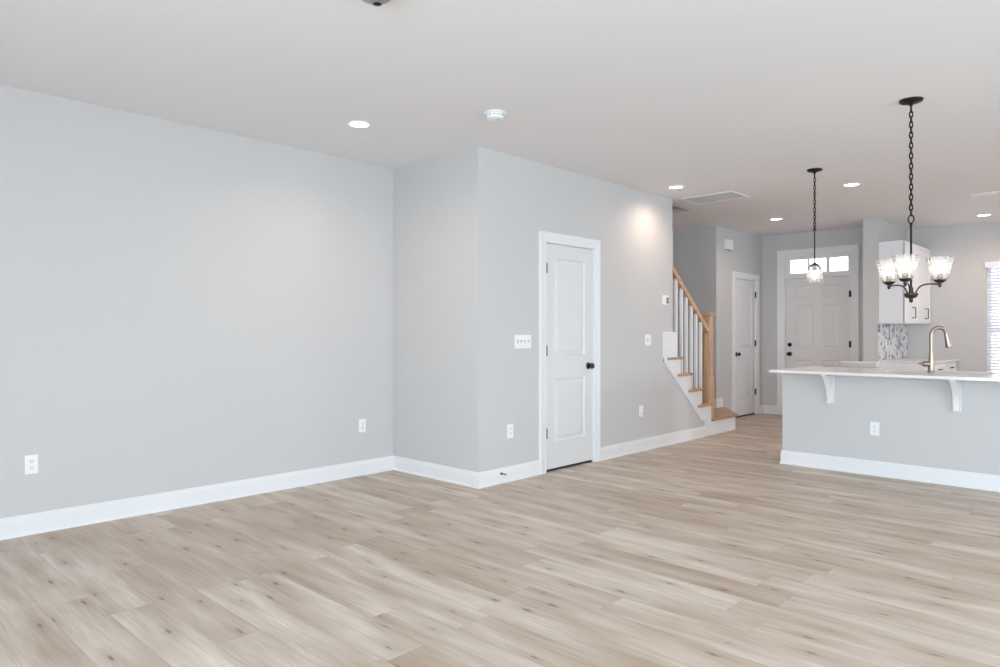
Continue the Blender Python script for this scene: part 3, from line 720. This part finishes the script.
h_ = MB().lathe([(.058, -.010), (.060, -.016), (.060, -.030), (.054, -.040), (.040, -.044), (0, -.045)], 36, cap=False).build('housing', 'plastic', r, True)
q = MB()
for k in range(14):
    a_ = 2 * PI * k / 14; q.box(-.008, .008, -.0012, .0012, -.026, -.022)
    bmesh.ops.transform(q.bm, matrix=Matrix.Identity(4), verts=q.bm.verts[:0])
    for v in q.bm.verts[-8:]: v.co = Matrix.Rotation(a_ + PI / 2, 3, 'Z') @ (v.co + Vector((0, -.0602, 0)))
q.build('vent_slots', 'vent_dark', h_)
MB().lathe([(.006, -.044), (.006, -.047), (0, -.047)], 12, Matrix.Translation((.018, .012, 0))).build('test_button', 'vent_dark', h_)

def register(name, cx, cy, wx, wy, n, label, dark='vent_dark', tilt=35):
    r = tag(empty(name, (cx, cy, H)), label, 'ceiling vent')
    q = MB(); b_ = .028
    q.box(-wx / 2, wx / 2, -wy / 2, -wy / 2 + b_, -.007, 0, .002).box(-wx / 2, wx / 2, wy / 2 - b_, wy / 2, -.007, 0, .002)
    q.box(-wx / 2, -wx / 2 + b_, -wy / 2 + b_, wy / 2 - b_, -.007, 0, .002).box(wx / 2 - b_, wx / 2, -wy / 2 + b_, wy / 2 - b_, -.007, 0, .002)
    q.build('frame', 'plastic', r)
    MB().box(-wx / 2 + b_, wx / 2 - b_, -wy / 2 + b_, wy / 2 - b_, -.0015, -.0002).build('backing', dark, r)
    q = MB(); L = wy - 2 * b_
    for k in range(n):
        t = bmesh.new(); bmesh.ops.create_cube(t, size=1); bmesh.ops.scale(t, vec=(wx - 2 * b_, L / n * (.82 if L / n < .03 else .72), .0012 if L / n < .03 else .002), verts=t.verts)
        q.join(t, Matrix.Translation((0, -L / 2 + (k + .5) * L / n, -.0045 if L / n < .03 else -.0034)) @ Matrix.Rotation(math.radians(tilt if L / n < .03 else 0), 4, 'X'))
    q.build('louvres', 'vent', r); return r
register('ceiling_vent', -3.55, 7.165, .62, .46, 5, 'large white louvred return vent in the ceiling above the stair opening', 'slot')
v2 = register('ceiling_vent', -1.26, 8.98, .42, .17, 5, 'slim white ceiling register at the right edge above the kitchen', 'slot', -20)
MB().box(-.012, .012, -.060, -.048, -.022, -.006, .002).build('damper_lever', 'plastic', v2)
r = tag(empty('ceiling_canopy', (-2.455, 1.79, H)), 'brushed metal ceiling canopy with a black hole cut by the top edge', 'ceiling canopy')
MB().lathe([(.085, 0), (.085, -.012), (.078, -.030), (.062, -.046), (.042, -.055), (.020, -.058), (.0, -.058)], 40, cap=False).build('cover', 'steel', r, True)
MB().lathe([(.019, -.050), (.019, -.060), (.014, -.063), (0, -.063)], 20, Matrix.Translation((-.015, .022, .002)), cap=False).build('bushing', 'black', r, True)

def chain(mb, x, y, z_top, z_bot, pitch=.033, L=.046, W=.022, r_=.0032):
    n = max(2, int(round((z_top - z_bot - (L - pitch)) / pitch))); pitch = (z_top - z_bot - .010) / n
    for k in range(n):
        zc = z_top - .005 - (k + .5) * pitch; pts = []
        for i in range(20):
            a_ = 2 * PI * i / 20; u = math.cos(a_) * (W / 2 - r_); v = math.sin(a_)
            v = math.copysign(min(1, abs(v) * 1.0) ** .8, v) * (L / 2 - r_)
            pts.append((x + (u if k % 2 else 0), y + (0 if k % 2 else u), zc + v))
        mb.tube(pts, r_, 6, closed=True)
    return mb
def canopy(parent, mat='black', R_=.064):
    return MB().lathe([(R_, 0), (R_, -.006), (R_ * .93, -.014), (R_ * .6, -.022), (.016, -.026), (.010, -.034), (.008, -.042), (0, -.042)], 36).build('ceiling_plate', mat, parent, True)
# single pendant
p = tag(empty('pendant_light', (-2.275, 6.56, H)), 'single pendant light with a clear bell glass shade on a black chain', 'pendant light')
canopy(p, 'black', .067)
chain(MB(), 0, 0, -.038, -.56, .033, .049, .025, .0042).build('chain', 'black', p, True)
MB().lathe([(.0055, -.565), (.0055, -.868)], 10).build('rod', 'black', p, True)
MB().tube([(.012 * math.cos(a_), 0, -.553 + .016 * math.sin(a_)) for a_ in [2 * PI * i / 16 for i in range(16)]], .0035, 6, closed=True).build('loop', 'black', p, True)
so = MB().lathe([(.006, -.850), (.020, -.862), (.042, -.872), (.045, -.880), (.040, -.884), (.020, -.886), (.020, -.925), (.017, -.930)], 28).build('socket', 'bronze', p, True)
def shade_wall(outer, th=.0025):
    inner = [(r_ - th, z_) for r_, z_ in outer[::-1]]
    return outer + inner
MB().lathe(shade_wall([(.038, -.878), (.052, -.892), (.060, -.915), (.064, -.945), (.069, -.98), (.078, -1.015), (.083, -1.03)]), 36, cap=False).build('glass_shade', 'clear', p, True)
MB().lathe([(.010, -.925), (.013, -.935), (.022, -.955), (.026, -.972), (.022, -.990), (.012, -1.001), (0, -1.004)], 20, cap=False).build('bulb', 'bulb', so, True)
# chandelier
ch = tag(empty('chandelier', (-1.147, 5.026, H)), 'dark three-light chandelier with flared seeded glass shades on a long chain', 'chandelier')
canopy(ch, 'black', .069)
chain(MB(), 0, 0, -.038, -.745, .033, .050, .026, .0045).build('chain', 'black', ch, True)
MB().tube([(.016 * math.cos(a_), 0, -.765 + .026 * math.sin(a_)) for a_ in [2 * PI * i / 18 for i in range(18)]], .0045, 8, closed=True).build('loop', 'black', ch, True)
MB().lathe([(.004, -.788), (.009, -.795), (.009, -.802), (.0065, -.806), (.0065, -1.25)], 14).build('stem', 'black', ch, True)
MB().lathe([(.012, -1.202), (.014, -1.234), (.020, -1.238), (.040, -1.242), (.041, -1.248), (.034, -1.264), (.028, -1.27), (.012, -1.274), (.011, -1.294), (.007, -1.3), (0, -1.302)], 28).build('hub', 'bronze', ch, True)
RA = .167
for a_ in (32, 152, 272):
    th_ = math.radians(a_); cx, sx = math.cos(th_), math.sin(th_)
    path = []
    for t_ in [i / 12 for i in range(13)]:
        # cubic from the hub up and out to the cup
        P0, P1, P2, P3 = (.026, -1.244), (.045, -1.177), (.09, -1.178), (RA, -1.186)
        q0, q1, q2, q3 = (1 - t_) ** 3, 3 * (1 - t_) ** 2 * t_, 3 * (1 - t_) * t_ ** 2, t_ ** 3
        path.append((q0 * P0[0] + q1 * P1[0] + q2 * P2[0] + q3 * P3[0], q0 * P0[1] + q1 * P1[1] + q2 * P2[1] + q3 * P3[1]))
    arm = MB().tube([(x * cx, x * sx, z) for x, z in path], .0048, 10).build('arm', 'bronze', ch, True)
    T = Matrix.Translation((RA * cx, RA * sx, 0))
    cup = MB().lathe([(0, -1.206), (.006, -1.204), (.010, -1.194), (.010, -1.178), (.022, -1.174), (.036, -1.162), (.038, -1.154), (.030, -1.152), (.018, -1.151), (.018, -1.117), (.014, -1.114)], 26, T).build('socket_cup', 'bronze', arm, True)
    MB().lathe(shade_wall([(.041, -1.157), (.045, -1.151), (.058, -1.100), (.070, -1.048), (.0775, -1.012)]), 36, T, cap=False).build('glass_shade', 'seeded', ch, True)
    MB().lathe([(.010, -1.114), (.015, -1.104), (.026, -1.087), (.030, -1.07), (.026, -1.052), (.014, -1.041), (0, -1.038)], 22, T, cap=False).build('bulb', 'bulb', ch, True)
